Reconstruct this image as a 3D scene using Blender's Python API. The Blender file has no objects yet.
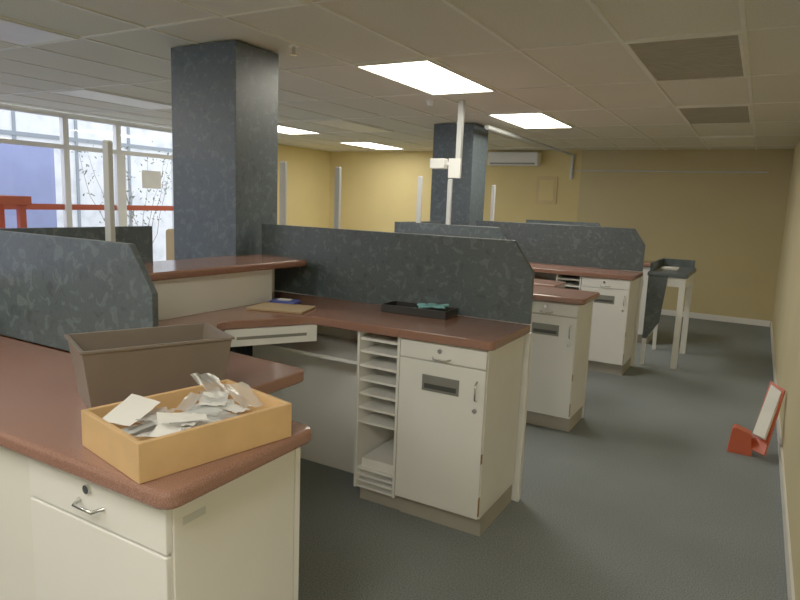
import bpy, bmesh, math, random
from mathutils import Vector, Matrix
random.seed(4)
sc=bpy.context.scene
sc.view_settings.view_transform='Standard'
sc.view_settings.exposure=0.38
sc.view_settings.gamma=1.4

# ------------------------------------------------------------ materials
def lin(c):
    c=c/255.0
    return c/12.92 if c<=0.04045 else ((c+0.055)/1.055)**2.4
def col(r,g,b): return (lin(r),lin(g),lin(b),1)
def base(name):
    m=bpy.data.materials.new(name); m.use_nodes=True
    nt=m.node_tree; b=nt.nodes["Principled BSDF"]
    return m,nt,b
def plain(name,c,rough=.5,metal=0,spec=.5,var=.06,vscale=4,bump=0,bscale=60):
    m,nt,b=base(name)
    b.inputs["Roughness"].default_value=rough
    b.inputs["Metallic"].default_value=metal
    b.inputs["Specular IOR Level"].default_value=spec
    tc=nt.nodes.new("ShaderNodeTexCoord"); n=nt.nodes.new("ShaderNodeTexNoise")
    n.inputs["Scale"].default_value=vscale; n.inputs["Detail"].default_value=5
    nt.links.new(tc.outputs["Object"],n.inputs["Vector"])
    r=nt.nodes.new("ShaderNodeValToRGB")
    c=col(*c)
    r.color_ramp.elements[0].position=.3; r.color_ramp.elements[1].position=.7
    r.color_ramp.elements[0].color=tuple(max(0,x*(1-var)) for x in c[:3])+(1,)
    r.color_ramp.elements[1].color=tuple(min(1,x*(1+var)) for x in c[:3])+(1,)
    nt.links.new(n.outputs["Fac"],r.inputs["Fac"]); nt.links.new(r.outputs[0],b.inputs["Base Color"])
    if bump:
        n2=nt.nodes.new("ShaderNodeTexNoise"); n2.inputs["Scale"].default_value=bscale
        nt.links.new(tc.outputs["Object"],n2.inputs["Vector"])
        bp=nt.nodes.new("ShaderNodeBump"); bp.inputs["Strength"].default_value=bump; bp.inputs["Distance"].default_value=.01
        nt.links.new(n2.outputs["Fac"],bp.inputs["Height"]); nt.links.new(bp.outputs[0],b.inputs["Normal"])
    return m
def speckle(name,stops,scale=200,rough=.3,dist=0,detail=6,bump=0,large=None,spec=.5):
    m,nt,b=base(name); b.inputs["Roughness"].default_value=rough; b.inputs["Specular IOR Level"].default_value=spec
    g=nt.nodes.new("ShaderNodeNewGeometry"); n=nt.nodes.new("ShaderNodeTexNoise")
    n.inputs["Scale"].default_value=scale; n.inputs["Detail"].default_value=detail; n.inputs["Distortion"].default_value=dist
    nt.links.new(g.outputs["Position"],n.inputs["Vector"])
    r=nt.nodes.new("ShaderNodeValToRGB"); cr=r.color_ramp
    while len(cr.elements)<len(stops): cr.elements.new(.5)
    for e,(p,c) in zip(cr.elements,stops): e.position=p; e.color=col(*c)
    nt.links.new(n.outputs["Fac"],r.inputs["Fac"])
    out=r.outputs[0]
    if large:
        n3=nt.nodes.new("ShaderNodeTexNoise"); n3.inputs["Scale"].default_value=large[0]; n3.inputs["Detail"].default_value=4
        nt.links.new(g.outputs["Position"],n3.inputs["Vector"])
        mr=nt.nodes.new("ShaderNodeMapRange"); mr.inputs[1].default_value=.3; mr.inputs[2].default_value=.7
        mr.inputs[3].default_value=1-large[1]; mr.inputs[4].default_value=1+large[1]
        nt.links.new(n3.outputs["Fac"],mr.inputs[0])
        hsv=nt.nodes.new("ShaderNodeHueSaturation")
        nt.links.new(out,hsv.inputs["Color"]); nt.links.new(mr.outputs[0],hsv.inputs["Value"]); out=hsv.outputs[0]
    nt.links.new(out,b.inputs["Base Color"])
    if bump:
        bp=nt.nodes.new("ShaderNodeBump"); bp.inputs["Strength"].default_value=bump; bp.inputs["Distance"].default_value=.006
        nt.links.new(n.outputs["Fac"],bp.inputs["Height"]); nt.links.new(bp.outputs[0],b.inputs["Normal"])
    return m
def emis(name,c,s):
    m=bpy.data.materials.new(name); m.use_nodes=True; nt=m.node_tree; nt.nodes.clear()
    e=nt.nodes.new("ShaderNodeEmission"); o=nt.nodes.new("ShaderNodeOutputMaterial")
    e.inputs[0].default_value=col(*c); e.inputs[1].default_value=s; nt.links.new(e.outputs[0],o.inputs[0]); return m

M={}
M['carpet']=speckle("carpet",[(.35,(98,104,108)),(.5,(119,126,130)),(.68,(142,149,152))],scale=160,rough=.95,bump=.4,large=(1.3,.08),spec=.1)
M['lam']=speckle("mauve_laminate",[(.3,(112,74,62)),(.5,(134,92,79)),(.7,(158,116,100))],scale=420,rough=.17,detail=2,large=(3,.05))
M['panel']=speckle("marbled_laminate",[(.3,(52,61,67)),(.45,(67,78,85)),(.55,(61,72,79)),(.62,(84,96,103)),(.72,(70,81,88))],scale=20,rough=.4,dist=.7,detail=12,large=(2.5,.08))
M['cream']=plain("cream_laminate",(236,236,234),.35,var=.02)
M['creamside']=plain("cream_side",(232,231,226),.4,var=.03)
M['white']=plain("white_paint",(238,238,236),.4,var=.02)
M['kick']=plain("kick_board",(160,156,146),.6)
M['dark']=plain("dark_recess",(50,52,52),.6)
M['slot']=plain("slot_plate",(120,122,118),.4,metal=.3)
M['chrome']=plain("chrome",(200,200,200),.2,metal=1)
M['alu']=plain("aluminium",(200,204,204),.4,metal=.1)
M['tile']=speckle("ceiling_tile",[(.35,(206,202,184)),(.5,(220,216,198)),(.6,(224,220,202))],scale=120,rough=.9,large=(.9,.03),spec=.1)
M['tbar']=plain("ceiling_bar",(230,227,212),.5)
M['rwall']=plain("right_wall_paint",(206,192,150),.8,var=.05,vscale=1.2)
M['lwall']=plain("yellow_wall_paint",(216,194,128),.8,var=.05,vscale=1.2)
M['black']=plain("black_plastic",(38,38,42),.35)
M['bin']=plain("brown_plastic",(104,93,84),.35,var=.08)
M['wood']=plain("pine_wood",(206,162,108),.5,var=.12,vscale=9)
M['board']=plain("cork_board",(165,138,100),.7)
M['paper']=plain("paper",(236,236,234),.7)
M['greypaper']=plain("grey_paper",(196,200,200),.6)
M['teal']=plain("teal_plastic",(120,195,205),.35)
M['blue']=plain("blue_plastic",(60,76,175),.35)
M['red']=plain("red_plastic",(200,82,56),.45)
M['lav']=plain("lavender_render",(140,152,208),.9)
M['outwall']=speckle("white_render",[(.3,(196,202,210)),(.5,(222,226,232)),(.7,(232,234,238))],scale=3,rough=.9)
M['outtrim']=plain("outside_frame",(120,130,140),.6)
M['pave']=plain("pavement",(170,168,165),.9)
M['leaf']=plain("leaf",(82,96,72),.7,var=.4)
M['twig']=plain("twig",(110,90,80),.8)
M['vent']=plain("vent_grille",(156,150,132),.7)
M['tan']=plain("tan_upholstery",(205,178,128),.8)
M['wear']=plain("exposed_chipboard",(150,112,72),.8,var=.2,vscale=60)
M['troffer']=emis("fluorescent_diffuser",(255,247,224),10)
M['off']=plain("diffuser_off",(236,232,214),.4)
m,nt,b=base("back_wall_paint"); b.inputs["Roughness"].default_value=.8
g=nt.nodes.new("ShaderNodeNewGeometry"); sx=nt.nodes.new("ShaderNodeSeparateXYZ"); gt=nt.nodes.new("ShaderNodeMath"); gt.operation='GREATER_THAN'; gt.inputs[1].default_value=-2.83
nt.links.new(g.outputs["Position"],sx.inputs[0]); nt.links.new(sx.outputs[0],gt.inputs[0])
n=nt.nodes.new("ShaderNodeTexNoise"); n.inputs["Scale"].default_value=1.1; n.inputs["Detail"].default_value=5; nt.links.new(g.outputs["Position"],n.inputs["Vector"])
mx=nt.nodes.new("ShaderNodeMix"); mx.data_type='RGBA'; mx.inputs[6].default_value=col(212,190,126); mx.inputs[7].default_value=col(190,174,128)
nt.links.new(gt.outputs[0],mx.inputs[0])
mr=nt.nodes.new("ShaderNodeMapRange"); mr.inputs[1].default_value=.3; mr.inputs[2].default_value=.7; mr.inputs[3].default_value=.93; mr.inputs[4].default_value=1.04
nt.links.new(n.outputs["Fac"],mr.inputs[0]); hs=nt.nodes.new("ShaderNodeHueSaturation"); nt.links.new(mx.outputs[2],hs.inputs["Color"]); nt.links.new(mr.outputs[0],hs.inputs["Value"]); nt.links.new(hs.outputs[0],b.inputs["Base Color"])
M['bwall']=m
m=bpy.data.materials.new("window_glass"); m.use_nodes=True; nt=m.node_tree; nt.nodes.clear()
t=nt.nodes.new("ShaderNodeBsdfTransparent"); gl=nt.nodes.new("ShaderNodeBsdfGlossy"); gl.inputs["Roughness"].default_value=.02; mi=nt.nodes.new("ShaderNodeMixShader"); mi.inputs[0].default_value=.06; o=nt.nodes.new("ShaderNodeOutputMaterial")
nt.links.new(t.outputs[0],mi.inputs[1]); nt.links.new(gl.outputs[0],mi.inputs[2]); nt.links.new(mi.outputs[0],o.inputs[0]); M['glass']=m
m=bpy.data.materials.new("plastic_bag"); m.use_nodes=True; nt=m.node_tree; nt.nodes.clear()
t=nt.nodes.new("ShaderNodeBsdfTransparent"); gl=nt.nodes.new("ShaderNodeBsdfPrincipled"); gl.inputs["Roughness"].default_value=.15; gl.inputs["Base Color"].default_value=col(225,230,232); mi=nt.nodes.new("ShaderNodeMixShader"); mi.inputs[0].default_value=.45; o=nt.nodes.new("ShaderNodeOutputMaterial")
nt.links.new(t.outputs[0],mi.inputs[1]); nt.links.new(gl.outputs[0],mi.inputs[2]); nt.links.new(mi.outputs[0],o.inputs[0]); M['bag']=m

# ------------------------------------------------------------ helpers
def link(o,parent=None):
    bpy.context.collection.objects.link(o)
    if parent is not None:
        o.parent=parent; o.location=o.location-parent.location
    return o
def empty(name,loc):
    e=bpy.data.objects.new(name,None); e.empty_display_size=.1; e.location=loc; bpy.context.collection.objects.link(e); return e
def finish(o,bevel,seg=2,smooth=False):
    if bevel:
        md=o.modifiers.new("b","BEVEL"); md.width=bevel; md.segments=seg; md.limit_method='ANGLE'; md.angle_limit=math.radians(40)
    if smooth:
        for p in o.data.polygons: p.use_smooth=True
def boxes(name,lst,mat,parent=None,bevel=0,rot=0):
    xs=[min(b[0] for b in lst),max(b[1] for b in lst)]; ys=[min(b[2] for b in lst),max(b[3] for b in lst)]; zs=[min(b[4] for b in lst),max(b[5] for b in lst)]
    c=Vector((sum(xs)/2,sum(ys)/2,sum(zs)/2))
    bm=bmesh.new()
    for x0,x1,y0,y1,z0,z1 in lst:
        mt=Matrix.Translation(Vector(((x0+x1)/2,(y0+y1)/2,(z0+z1)/2))-c)@Matrix.Diagonal((abs(x1-x0),abs(y1-y0),abs(z1-z0),1))
        bmesh.ops.create_cube(bm,size=1,matrix=mt)
    me=bpy.data.meshes.new(name); bm.to_mesh(me); bm.free(); me.materials.append(M[mat])
    o=bpy.data.objects.new(name,me); o.location=c; finish(o,bevel); o.rotation_euler[2]=rot
    return link(o,parent)
def box(name,x0,x1,y0,y1,z0,z1,mat,parent=None,bevel=0,rot=0): return boxes(name,[(x0,x1,y0,y1,z0,z1)],mat,parent,bevel,rot)
def fillet(pts,seg=7):
    out=[]
    n=len(pts)
    for i,p in enumerate(pts):
        r=p[2] if len(p)>2 else 0
        P=Vector(p[:2]); A=Vector(pts[i-1][:2]); B=Vector(pts[(i+1)%n][:2])
        if r<=0: out.append(P); continue
        a=(A-P); b=(B-P); ang=a.angle(b); d=min(r/math.tan(ang/2),a.length*.49,b.length*.49)
        p0=P+a.normalized()*d; p1=P+b.normalized()*d
        for k in range(seg+1):
            t=k/seg
            out.append(p0*(1-t)**2+P*2*t*(1-t)+p1*t*t)
    return out
def slab(name,pts,z0,z1,mat,parent=None,bevel=.014,seg=4,plane='xy',off=0):
    pp=fillet(pts)
    if plane=='xy': vs=[(p.x,p.y,z0) for p in pp]; ex=Vector((0,0,z1-z0))
    else: vs=[(p.x,z0,p.y) for p in pp]; ex=Vector((0,z1-z0,0))
    c=Vector((sum(v[0] for v in vs)/len(vs),sum(v[1] for v in vs)/len(vs),sum(v[2] for v in vs)/len(vs)))
    bm=bmesh.new(); f=bm.faces.new([bm.verts.new(Vector(v)-c) for v in vs])
    r=bmesh.ops.extrude_face_region(bm,geom=[f]); bmesh.ops.translate(bm,verts=[v for v in r['geom'] if isinstance(v,bmesh.types.BMVert)],vec=ex)
    bmesh.ops.recalc_face_normals(bm,faces=bm.faces)
    me=bpy.data.meshes.new(name); bm.to_mesh(me); bm.free(); me.materials.append(M[mat])
    o=bpy.data.objects.new(name,me); o.location=c; finish(o,bevel,seg); return link(o,parent)
def tube(name,polys,r,mat,parent=None,cyc=False):
    cu=bpy.data.curves.new(name,"CURVE"); cu.dimensions='3D'; cu.bevel_depth=r; cu.bevel_resolution=3; cu.use_fill_caps=True
    c=Vector(polys[0][0])
    for pl in polys:
        s=cu.splines.new('POLY'); s.points.add(len(pl)-1); s.use_cyclic_u=cyc
        for q,p in zip(s.points,pl): q.co=(*(Vector(p)-c),1)
    cu.materials.append(M[mat]); o=bpy.data.objects.new(name,cu)
    dg=bpy.context.evaluated_depsgraph_get(); bpy.context.collection.objects.link(o); dg.update()
    me=bpy.data.meshes.new_from_object(o.evaluated_get(dg)); bpy.data.objects.remove(o)
    me.name=name
    o=bpy.data.objects.new(name,me); o.location=c
    for p in me.polygons: p.use_smooth=True
    return link(o,parent)
def cyl(name,c,r,h,mat,parent=None,axis='z',seg=20,r2=None):
    bm=bmesh.new(); bmesh.ops.create_cone(bm,cap_ends=True,segments=seg,radius1=r,radius2=r if r2 is None else r2,depth=h)
    me=bpy.data.meshes.new(name); bm.to_mesh(me); bm.free(); me.materials.append(M[mat])
    o=bpy.data.objects.new(name,me); o.location=c
    if axis=='y': o.rotation_euler[0]=math.pi/2
    if axis=='x': o.rotation_euler[1]=math.pi/2
    return link(o,parent)

# ------------------------------------------------------------ room shell
H=2.70; XR=.30; XL=-8.2; YB=11.2; YF=-2.6
box("floor",XL,XR,YF,YB,-.1,0,'carpet')
box("ceiling",XL,XR,YF,YB,H,H+.1,'tile')
box("wall_right",XR,XR+.12,YF,YB,0,H,'rwall')
box("wall_back",XL-.12,XR+.12,YB,YB+.12,0,H,'bwall')
box("wall_front",XL-.12,XR+.12,YF-.12,YF,0,H,'rwall')
box("wall_left",XL-.12,XL,7.15,YB,0,H,'lwall')
box("baseboard_back",-2.8,XR-.02,YB-.015,YB,0,.09,'white')
box("baseboard_right",XR-.012,XR,YF,YB-.02,0,.09,'creamside')
gx=[-.2-.645*k for k in range(0,13)]; gy=[4.05+1.31*k for k in range(-5,6)]
bars=[(x-.012,x+.012,YF,YB,H-.008,H) for x in gx]+[(XL,XR,y-.012,y+.012,H-.007,H) for y in gy]
boxes("trim_ceiling_grid",bars,'tbar')
def troffer(ix,iy,kind):
    x1=gx[ix];x0=gx[ix+1];y0=gy[iy];y1=gy[iy+1]
    e=empty("ceiling_light_panel" if kind!='vent' else "ceiling_vent",((x0+x1)/2,(y0+y1)/2,H))
    fr=.03
    boxes("frame",[(x0+.012,x0+fr,y0+.012,y1-.012,H-.018,H-.001),(x1-fr,x1-.012,y0+.012,y1-.012,H-.018,H-.001),(x0+fr,x1-fr,y0+.012,y0+fr,H-.018,H-.001),(x0+fr,x1-fr,y1-fr,y1-.012,H-.018,H-.001)],'tbar',e)
    if kind=='vent':
        box("plate",x0+fr,x1-fr,y0+fr,y1-fr,H-.008,H-.001,'vent',e)
        n=16
        boxes("louvres",[(x0+fr,x1-fr,y0+fr+(y1-y0-2*fr)*(k+.2)/n,y0+fr+(y1-y0-2*fr)*(k+.5)/n,H-.011,H-.008) for k in range(n)],'vent',e)
    else:
        box("diffuser",x0+fr,x1-fr,y0+fr,y1-fr,H-.012,H-.001,{'on':'troffer','off':'off'}[kind],e)
for ix,iy,k in [(3,5,'on'),(3,7,'on'),(9,7,'on'),(9,9,'on'),(0,9,'off'),(3,1,'on'),(0,1,'on'),(9,5,'off'),(6,3,'off'),(3,3,'off'),(7,7,'off'),(6,1,'on'),(9,2,'on'),(0,5,'vent'),(0,7,'vent')]:  # lit panels in the front rows are unseen, added to light the foreground
    troffer(ix,iy,k)

# shopfront glazing
def glaze(name,y0,y1,door=False):
    e=empty(name,(XL-.05,(y0+y1)/2,0)); w=.04; X0,X1=XL-.09,XL-.01
    L=[(X0,X1,y0,y0+w,0,H),(X0,X1,y1-w,y1,0,H),(X0,X1,y0+w,y1-w,H-.07,H),(X0,X1,y0+w,y1-w,0,.12),(X0,X1,y0+w,y1-w,2.22,2.28)]
    if door: L+=[(X0+.01,X1-.01,y0+w,y0+w+.07,.12,2.22),(X0+.01,X1-.01,y1-w-.07,y1-w,.12,2.22),(X0+.01,X1-.01,y0+w,y1-w,.12,.3)]
    boxes("frame",L,'white',e)
    box("glass",XL-.055,XL-.048,y0+w,y1-w,.12,H-.07,'glass',e)
    box("safety_stripe",XL-.047,XL-.044,y0+w,y1-w,1.41,1.49,'red',e)
    return e
glaze("window_1",-2.6,-.6);glaze("window_2",-.6,1.4);glaze("window_3",1.4,3.3);glaze("window_4",3.3,5.25);glaze("window_5",5.25,6.05)
d=glaze("door_1",6.05,7.15,True)
box("door_notice",XL-.04,XL-.036,6.45,6.8,1.75,2.02,'paper',d)
# outside
box("ground",-18,XL-.12,-8,20,-.12,-.02,'pave')
nb=empty("wall_outside",(-13.1,10,0))
box("facade",-13.2,-13,4.2,20,-.02,6.5,'outwall',nb)
boxes("facade_battens",[(-13,-12.97,4.6+i*1.3,4.66+i*1.3,0,4.2) for i in range(9)]+[(-13,-12.96,4.2,18,2.7,2.78)],'outtrim',nb)
box("wall_outside_lavender",-10.4,-10.2,-6,6.3,-.02,2.38,'lav')
def shrub(name,c,r,n):
    e=empty(name,c)
    bm=bmesh.new(); bt=bmesh.new()
    for i in range(9):
        p=Vector((random.uniform(-.1,.1),random.uniform(-r*.5,r*.5),0)); dr=Vector((random.uniform(-.1,.1),random.uniform(-.22,.22),.4))
        for k in range(6):
            q=p+dr+Vector((random.uniform(-.06,.06),random.uniform(-.1,.1),0))
            w=.014*(1-k*.12)
            bt.faces.new([bt.verts.new(p+Vector((0,w,0))),bt.verts.new(p-Vector((0,w,0))),bt.verts.new(q-Vector((0,w*.8,0))),bt.verts.new(q+Vector((0,w*.8,0)))])
            if k>1:
                for _ in range(n//40):
                    c0=q+Vector((random.gauss(0,.08),random.gauss(0,.1),random.gauss(0,.12)))
                    a=Vector((random.uniform(-1,1),random.uniform(-1,1),random.uniform(-1,1))).normalized(); b=a.orthogonal().normalized(); s=random.uniform(.025,.055)
                    bm.faces.new([bm.verts.new(c0+a*s),bm.verts.new(c0+b*s*.4),bm.verts.new(c0-a*s),bm.verts.new(c0-b*s*.4)])
            p=q
    for nm,B,mt in (("leaves",bm,'leaf'),("twigs",bt,'twig')):
        me=bpy.data.meshes.new(nm); B.to_mesh(me); B.free(); me.materials.append(M[mt])
        o=bpy.data.objects.new(nm,me); o.location=c; link(o,e)
shrub("shrub",(-11.6,9.0,-.02),.9,320)

# columns
def column(x0,x1,y0,y1):
    e=empty("marbled_column",((x0+x1)/2,(y0+y1)/2,0))
    box("shaft",x0,x1,y0,y1,0,H-.01,'panel',e,.004)
    boxes("skirting",[(x0-.008,x1+.008,y0-.008,y1+.008,0,.1)],'kick',e)
column(-3.68,-3.07,3.14,3.56)
column(-3.76,-3.2,7.34,7.8)

# ------------------------------------------------------------ workstations
CT=1.05; TH=.045
def handle(x,y,z,w,parent,vert=False):
    if vert: pl=[(x,y,z-w/2),(x,y-.025,z-w/2+.012),(x,y-.025,z+w/2-.012),(x,y,z+w/2)]
    else: pl=[(x-w/2,y,z),(x-w/2+.015,y-.025,z-.004),(x+w/2-.015,y-.025,z-.004),(x+w/2,y,z)]
    tube("handle",[pl],.005,'chrome',parent)
def cabinet(parent,x0,x1,yf,yb,slot=True):
    box("carcass",x0,x1,yf+.02,yb,.12,CT-TH-.002,'creamside',parent,.002)
    box("kickboard",x0,x1-.01,yf+.07,yb,0,.12,'kick',parent)
    zt=CT-TH-.012; zd=.905 if slot else .872
    box("drawer_front",x0+.004,x1-.004,yf,yf+.019,zd,zt,'cream',parent,.003)
    box("door_front",x0+.004,x1-.004,yf,yf+.019,.125,zd-.007,'cream',parent,.003)
    xm=(x0+x1)/2
    if slot:
        boxes("mail_slot",[(xm-.105,xm+.105,yf-.004,yf,.745,.83)],'slot',parent,.002)
        boxes("mail_slot_opening",[(xm-.09,xm+.09,yf-.006,yf-.004,.76,.785)],'dark',parent)
        handle(x1-.045,yf,.79,.1,parent,True); cyl("door_lock",(x1-.05,yf-.004,.69),.012,.01,'chrome',parent,'y')
        boxes("edge_wear",[(x1-.0045,x1-.002,yf-.0008,yf+.02,.14,.24),(x1-.0045,x1-.002,yf-.0008,yf+.02,.42,.47)],'wear',parent)
    handle(xm,yf,.925,.1,parent)
    cyl("drawer_lock",(xm-.01,yf-.004,.962),.012,.01,'chrome',parent,'y')
def pigeon(parent,x0,x1,yf,yb):
    t=.014
    L=[(x0,x0+t,yf,yb,.1,CT-TH-.002),(x1-t,x1,yf,yb,.1,CT-TH-.002),(x0+t,x1-t,yb-.01,yb,.1,CT-TH-.002)]
    boxes("pigeonhole_sides",L,'creamside',parent)
    boxes("pigeonhole_shelves",[(x0+t,x1-t,yf+.01,yb-.01,z,z+.012) for z in (.1,.135,.17,.205,.48,.56,.64,.72,.8,.88,.95)],'cream',parent)
    box("kickboard_low",x0,x1,yf+.07,yb,0,.1,'kick',parent)
    boxes("filed_paper",[(x0+.03,x1-.03,yf+.03,yb-.05,.218,.27)],'paper',parent)
def screen(parent,yp,xend,z=1.51,xl=-3.03):
    slab("screen_panel",[(xl,CT+.001),(xend,CT+.001),(xend,1.34),(xend-.12,z),(xl,z)],yp-.014,yp+.014,'panel',parent,bevel=.002,seg=1,plane='xz')
def lowwall(parent,yp,xl=-2.98):
    box("low_partition",xl,-1.07,yp-.014,yp+.014,.0,CT-TH-.004,'white',parent)
    box("end_strip",-1.068,-1.05,yp-.02,yp+.02,.0,CT-TH-.004,'white',parent,.002)
def post(parent,x,y,z0,z1=1.93):
    boxes("screen_post",[(x-.022,x+.022,y-.014,y+.014,z0,z1)],'alu',parent,.004)
    cyl("post_cap",(x,y,z1+.004),.02,.008,'white',parent)
def ledge(parent,y0,y1):
    slab("ledge_top",[(-2.58,y0),(-2.53,y1-.08,.06),(-2.98,y1),(-3.0,y1),(-3.0,y0)],1.262,1.305,'lam',parent)
    box("ledge_riser",-2.98,-2.62,y0,y1-.34,CT+.001,1.26,'cream',parent)
    box("ledge_bracket",-2.9,-2.86,y1-.3,y1-.04,CT+.001,1.26,'cream',parent)
def stationB(yp,slot=True,name="teller_workstation"):
    e=empty(name,(-2,yp-.3,0)); yf=yp-.635
    slab("countertop",[(-2.98,yf),(-1.05,yf,.05),(-1.05,yp-.1,.05),(-1.8,yp-.1),(-1.88,yp-.016),(-2.98,yp-.016)],CT-TH,CT,'lam',e)
    cabinet(e,-1.65 if not slot else -1.57,-1.1,yf+.04,yp-.14,slot)
    if slot: pigeon(e,-1.85,-1.575,yf+.05,yp-.14)
    else:
        box("side_panel",-1.98,-1.66,yf+.06,yf+.08,.12,CT-TH-.002,'creamside',e); box("side_kick",-1.98,-1.66,yf+.11,yf+.13,0,.12,'kick',e)
        box("asset_label",-1.0995,-1.0985,.95,1.02,.93,.95,'greypaper',e)
    screen(e,yp,-1.86)
    box("low_partition",-2.98,-1.1,yp-.135,yp-.115,0,CT-TH-.004,'white',e)
    return e
def stationA(yp,yq,name="teller_workstation"):
    e=empty(name,(-2,yp-.3,0)); yf=yp-.6; q=yq+.016
    slab("countertop",[(-1.05,yf+.02,.04),(-1.05,yp-.016,.01),(-2.98,yp-.016),(-2.98,q),(-1.45,q,.02),(-1.45,q+.35,.05),(-1.95,q+.38,.12),(-2.38,q+.78,.1),(-2.12,yf-.01,.1),(-1.85,yf-.01)],CT-TH,CT,'lam',e)
    cabinet(e,-1.57,-1.08,yf+.03,yp-.03)
    pigeon(e,-1.84,-1.575,yf+.04,yp-.03)
    screen(e,yp,-1.06); lowwall(e,yp)
    a=Vector((-2.36,q+.83)); b=Vector((-2.10,yf-.0)); mid=(a+b)/2; ang=math.atan2(b.y-a.y,b.x-a.x); L=(b-a).length
    nrm=Vector((math.sin(ang),-math.cos(ang)))
    for nm,w,dp,z0,z1,off,mt in (("pencil_drawer",L,.34,.915,1.0,-.185,'cream'),("pencil_drawer_front",L+.02,.016,.91,1.002,-.006,'white'),("pencil_drawer_slot",L-.1,.004,.945,.962,.003,'slot')):
        c=mid+nrm*off
        box(nm,c.x-w/2,c.x+w/2,c.y-dp/2,c.y+dp/2,z0,z1,mt,e,.002,rot=ang)
    box("under_shelf",-2.9,-1.845,yf+.12,yp-.03,.78,.8,'white',e)
    box("knee_panel",-2.9,-1.845,yf+.36,yf+.38,.0,.78,'white',e)
    box("tongue_partition",-2.98,-1.47,q+.004,q+.03,0,CT-TH-.003,'white',e)
    ledge(e,yq+.4,yp-.03)
    return e
s0=stationB(1.5,False)
s1=stationA(3.36,1.5)
s2=stationB(5.2)
s3=stationA(7.17,5.2)
s5=stationB(9.05)
post(s1,-2.80,2.0,1.306); post(s1,-2.85,3.36,1.511); post(s2,-2.78,3.9,1.27+.04); post(s2,-2.78,5.2,1.511); post(s3,-2.72,5.72,1.306); post(s3,-2.83,7.17,1.511)
for s,y in ((s1,(1.52,2.39)),(s3,(5.22,6.1))):
    box("customer_screen",-3.0,-2.972,y[0],y[1],CT+.001,1.51,'panel',s,.002)
f=empty("counter_front_wall",(-3.02,3,0))
box("cladding",-3.05,-3.01,-2.0,9.5,0,1.26,'panel',f)
boxes("cap",[(-3.055,-3.005,-2.0,3.1,1.26,1.3),(-3.055,-3.005,3.6,7.3,1.26,1.3)],'lam',f,.006)
slab("ledge_top",[(-2.5,3.9),(-2.5,5.0,.06),(-3.0,5.0),(-3.0,3.9)],1.262,1.305,'lam',s2)
box("ledge_riser",-2.98,-2.6,3.9,5.0,CT+.001,1.26,'cream',s2)

# far table beyond the last screen
t=empty("white_side_table",(-.82,7.8,0))
slab("top",[(-1.03,7.3),(-.62,7.3,.03),(-.62,8.3,.03),(-1.03,8.3)],1.0,1.05,'panel',t)
boxes("legs",[(-.7,-.64,7.33,7.37,0,1.0),(-.7,-.64,8.22,8.26,0,1.0),(-1.02,-.98,8.22,8.26,0,1.0)],'white',t)
slab("side_panel",[(-1.02,.3),(-.98,.3),(-.86,.5),(-.82,1.0),(-1.02,1.0)],7.32,7.34,'panel',t,bevel=.002,seg=1,plane='xz'); box("side_panel_leg",-1.02,-.98,7.32,7.36,0,.3,'white',t)
boxes("apron",[(-.82,-.7,7.34,7.36,.9,1.0),(-.67,-.65,7.37,8.22,.88,1.0)],'cream',t)
boxes("rail",[(-1.02,-.64,8.24,8.27,1.05,1.14),(-1.02,-.99,7.4,8.24,1.05,1.14)],'panel',t)
box("paper_pad",-.95,-.78,7.7,7.95,1.051,1.07,'paper',t)

# ------------------------------------------------------------ props
def open_box(name,c,L,W,h,mat,ang,taper=0,th=.01,rim=0):
    bm=bmesh.new()
    def ring(l,w,z): return [bm.verts.new((sx*l/2,sy*w/2,z)) for sx,sy in ((-1,-1),(1,-1),(1,1),(-1,1))]
    a=ring(L-taper,W-taper,0); b_=ring(L,W,h); rings=[a,b_]
    if rim:
        rings+= [ring(L+rim,W+rim,h),ring(L+rim,W+rim,h+.008),ring(L-th*2,W-th*2,h+.008)]
    else: rings+=[ring(L-th*2,W-th*2,h)]
    rings.append(ring(L-taper-th*2,W-taper-th*2,th))
    bm.faces.new(a[::-1])
    for p,q in zip(rings,rings[1:]):
        for i in range(4): bm.faces.new([p[i],p[(i+1)%4],q[(i+1)%4],q[i]])
    bm.faces.new(rings[-1])
    bmesh.ops.recalc_face_normals(bm,faces=bm.faces)
    me=bpy.data.meshes.new(name); bm.to_mesh(me); bm.free(); me.materials.append(M[mat])
    o=bpy.data.objects.new(name,me); o.location=c; o.rotation_euler[2]=ang; finish(o,.002); return link(o)
Z0=CT+.001
open_box("plastic_bin",(-1.65,1.31,Z0),.44,.255,.188,'bin',math.radians(66),taper=.05,th=.006,rim=.014)
tray=empty("wooden_tray",(-1.252,1.112,Z0)); tray.rotation_euler[2]=math.radians(78)
ob=open_box("tray_box",(0,0,0),.43,.31,.095,'wood',0,th=.014); ob.parent=tray
def sheet(name,w,h,mat,loc,rot,cr=.01,n=6):
    bm=bmesh.new(); bmesh.ops.create_grid(bm,x_segments=n,y_segments=n,size=.5)
    cx,cy=random.uniform(-1,1),random.uniform(-1,1)
    for v in bm.verts: v.co=Vector((v.co.x*w,v.co.y*h,random.uniform(-cr,cr)+.05*w*(v.co.x*cx+v.co.y*cy)**2*4))
    me=bpy.data.meshes.new(name); bm.to_mesh(me); bm.free(); me.materials.append(M[mat])
    for p in me.polygons: p.use_smooth=True
    o=bpy.data.objects.new(name,me); o.location=loc; o.rotation_euler=rot; bpy.context.collection.objects.link(o); o.parent=tray
for i in range(30):
    sheet("paper_scrap",random.uniform(.07,.13),random.uniform(.03,.075),random.choice(['paper','greypaper','paper','bag']),(random.uniform(-.13,.13),random.uniform(-.085,.085),.045+i*.0014),(random.uniform(-.16,.16),random.uniform(-.16,.16),random.uniform(0,3)),.0025)
sheet("envelope",.13,.085,'paper',(-.13,.06,.097),(.12,-.2,.5),.001); sheet("envelope",.12,.05,'paper',(-.06,-.07,.092),(.1,.1,-.4),.001)
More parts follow.
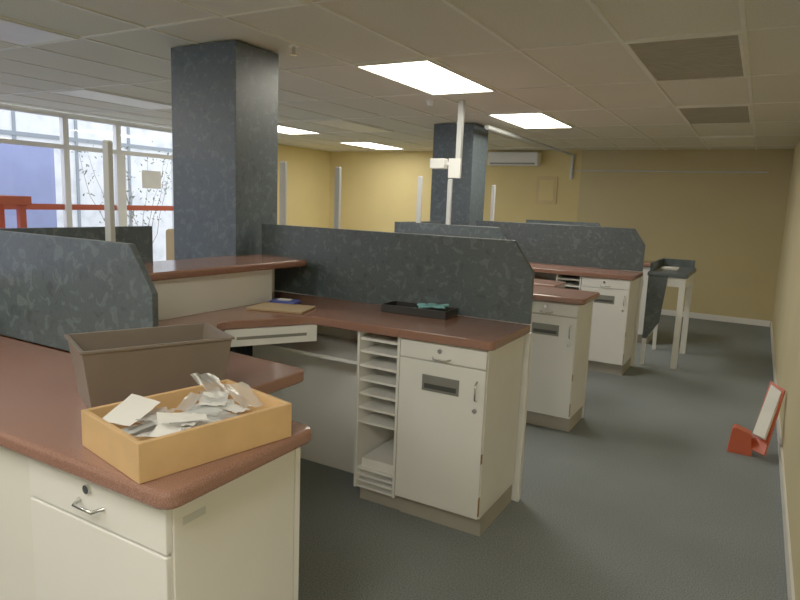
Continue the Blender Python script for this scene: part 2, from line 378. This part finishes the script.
sheet("zip_bag",.13,.10,'bag',(.11,.07,.115),(.6,.2,.6),.006); sheet("zip_bag",.10,.08,'bag',(.15,-.02,.10),(.2,-.5,1.6),.005)
o=empty("organiser_tray",(-1.70,3.235,Z0))
b1=open_box("tray_shell",(0,0,0),.42,.18,.045,'black',0,th=.008); b1.parent=o; o.rotation_euler[2]=math.radians(2)
def ring(cx,cy,cz,r,n=16): return [(cx+r*math.cos(2*math.pi*k/n),cy+r*.7*math.sin(2*math.pi*k/n),cz) for k in range(n+1)]
tube("scissor_handles",[ring(.03,-.02,.057,.026),ring(.08,.01,.058,.026),ring(.13,-.02,.057,.024)],.007,'teal',None).parent=o
bpy.context.collection.objects["scissor_handles"].location=(.03+.026,-.02,.057)
tl=tube("pens",[[(.02,-.05,.045),(.17,.04,.064)],[(.0,.03,.045),(.18,-.04,.06)],[(-.15,-.03,.02),(-.03,.02,.02)]],.007,'teal',None); tl.parent=o; tl.location=(.02,-.05,.045)
boxes("wooden_clipboard",[(-2.56,-2.22,2.70,2.93,Z0,Z0+.012)],'board',None,.003,rot=.30)
boxes("blue_document_wallet",[(-2.585,-2.42,2.93,3.03,Z0+.0,Z0+.02)],'blue',None,.004,rot=.3)
boxes("paper_note",[(-2.55,-2.47,2.96,3.01,Z0+.0205,Z0+.024)],'paper',None,0,rot=.3)

sg=empty("red_floor_sign",(.12,5.15,0))
def quadplate(name,p0,p1,p2,p3,th,mat,parent):
    v=[Vector(p) for p in (p0,p1,p2,p3)]; n=(v[1]-v[0]).cross(v[3]-v[0]).normalized()*th
    c=sum(v,Vector())/4
    bm=bmesh.new(); a=[bm.verts.new(p-c) for p in v]; b_=[bm.verts.new(p-c+n) for p in v]
    bm.faces.new(a[::-1]); bm.faces.new(b_)
    for i in range(4): bm.faces.new([a[i],a[(i+1)%4],b_[(i+1)%4],b_[i]])
    me=bpy.data.meshes.new(name); bm.to_mesh(me); bm.free(); me.materials.append(M[mat]); q=bpy.data.objects.new(name,me); q.location=c; link(q,parent)
quadplate("sign_board",(.10,5.0,.04),(.20,4.9,.04),(.29,5.35,.42),(.20,5.47,.44),.02,'red',sg)
quadplate("sign_label",(.118,5.025,.14),(.19,4.955,.14),(.27,5.33,.40),(.205,5.43,.42),.0225,'paper',sg)
slab("sign_foot",[(-.04,0.0),(.12,0.0),(.10,.16,.02),(-.02,.20,.03)],4.96,5.06,'red',sg,bevel=.005,plane='xz')
pf=empty("wall_notice_frame",(-3.4,YB,1.85))
boxes("frame",[(-3.60,-3.22,YB-.02,YB-.001,1.76,2.24)],'tan',pf,.004)
box("notice",-3.54,-3.28,YB-.024,YB-.02,1.82,2.18,'lwall',pf)
ac=empty("air_conditioner",(-4.0,YB-.1,2.5))
box("casing",-4.5,-3.55,YB-.2,YB-.001,2.42,2.66,'creamside',ac,.02); box("outlet_vane",-4.45,-3.6,YB-.205,YB-.2,2.44,2.47,'slot',ac)
tube("sprinkler_pipe",[[(-2.98,7.2,2.62),(-2.98,YB-.03,2.62),(-2.98,YB-.03,2.2)]],.028,'alu')
tube("ceiling_conduit",[[(-2.95,YB-.03,2.35),(XR-.3,YB-.03,2.35)]],.01,'alu')
hp=empty("cable_drop_post",(-2.67,5.79,2.3))
box("channel",-2.70,-2.65,5.77,5.82,1.95,H-.001,'alu',hp,.003); box("junction_box",-2.76,-2.63,5.74,5.77,1.95,2.14,'white',hp,.006); box("speaker_box",-2.96,-2.80,5.72,5.82,2.04,2.14,'white',hp,.01)
box("arm",-2.8,-2.70,5.78,5.8,2.08,2.11,'white',hp)
sp=empty("sprinkler_head",(-2.83,3.43,H)); cyl("rose",(-2.83,3.43,H-.006),.035,.01,'white',sp); cyl("stem",(-2.83,3.43,H-.035),.012,.05,'chrome',sp); cyl("deflector",(-2.83,3.43,H-.062),.022,.004,'chrome',sp)
sd=empty("smoke_detector",(-2.97,5.7,H)); cyl("base",(-2.97,5.7,H-.01),.05,.018,'white',sd); cyl("sensor",(-2.97,5.7,H-.035),.03,.035,'white',sd,r2=.04)
bs=empty("tan_bench_seat",(-6.0,5.2,0)); box("seat",-6.5,-5.5,4.9,5.6,.12,.5,'tan',bs,.04); box("backrest",-6.5,-5.5,5.4,5.6,.5,1.25,'tan',bs,.04); boxes("feet",[(-6.45,-6.4,4.95,5.0,0,.12),(-5.6,-5.55,4.95,5.0,0,.12),(-6.45,-6.4,5.5,5.55,0,.12),(-5.6,-5.55,5.5,5.55,0,.12)],'dark',bs)
rs=empty("red_display_stand",(-7.3,3.9,0)); box("top",-7.6,-7.0,3.6,4.05,1.5,1.6,'red',rs,.01); boxes("legs",[(-7.55,-7.48,3.65,3.72,0,1.5),(-7.12,-7.05,3.65,3.72,0,1.5),(-7.55,-7.48,3.94,4.01,0,1.5),(-7.12,-7.05,3.94,4.01,0,1.5)],'red',rs); box("shelf",-7.5,-7.1,3.7,3.98,1.1,1.14,'red',rs)

# ------------------------------------------------------------ light
w=bpy.data.worlds.new("world"); sc.world=w; w.use_nodes=True
bg=w.node_tree.nodes["Background"]; bg.inputs[0].default_value=(.84,.91,1,1); bg.inputs[1].default_value=1.9

# ------------------------------------------------------------ camera
f_,pt,yw,rl=627,math.radians(8.92),math.radians(29.52),math.radians(-2.24)
F=Vector((-math.sin(yw)*math.cos(pt),math.cos(yw)*math.cos(pt),-math.sin(pt))); r=Vector((math.cos(yw),math.sin(yw),0)); d=F.cross(r)
r2=r*math.cos(rl)+d*math.sin(rl); d2=-r*math.sin(rl)+d*math.cos(rl)
cam=bpy.data.cameras.new("camera"); cam.sensor_width=36; cam.lens=f_/800*36; cam.clip_start=.02
co=bpy.data.objects.new("camera",cam); bpy.context.collection.objects.link(co)
up=-d2; bk=-F
co.matrix_world=Matrix(((r2.x,up.x,bk.x,0),(r2.y,up.y,bk.y,0),(r2.z,up.z,bk.z,1.7),(0,0,0,1)))
sc.camera=co
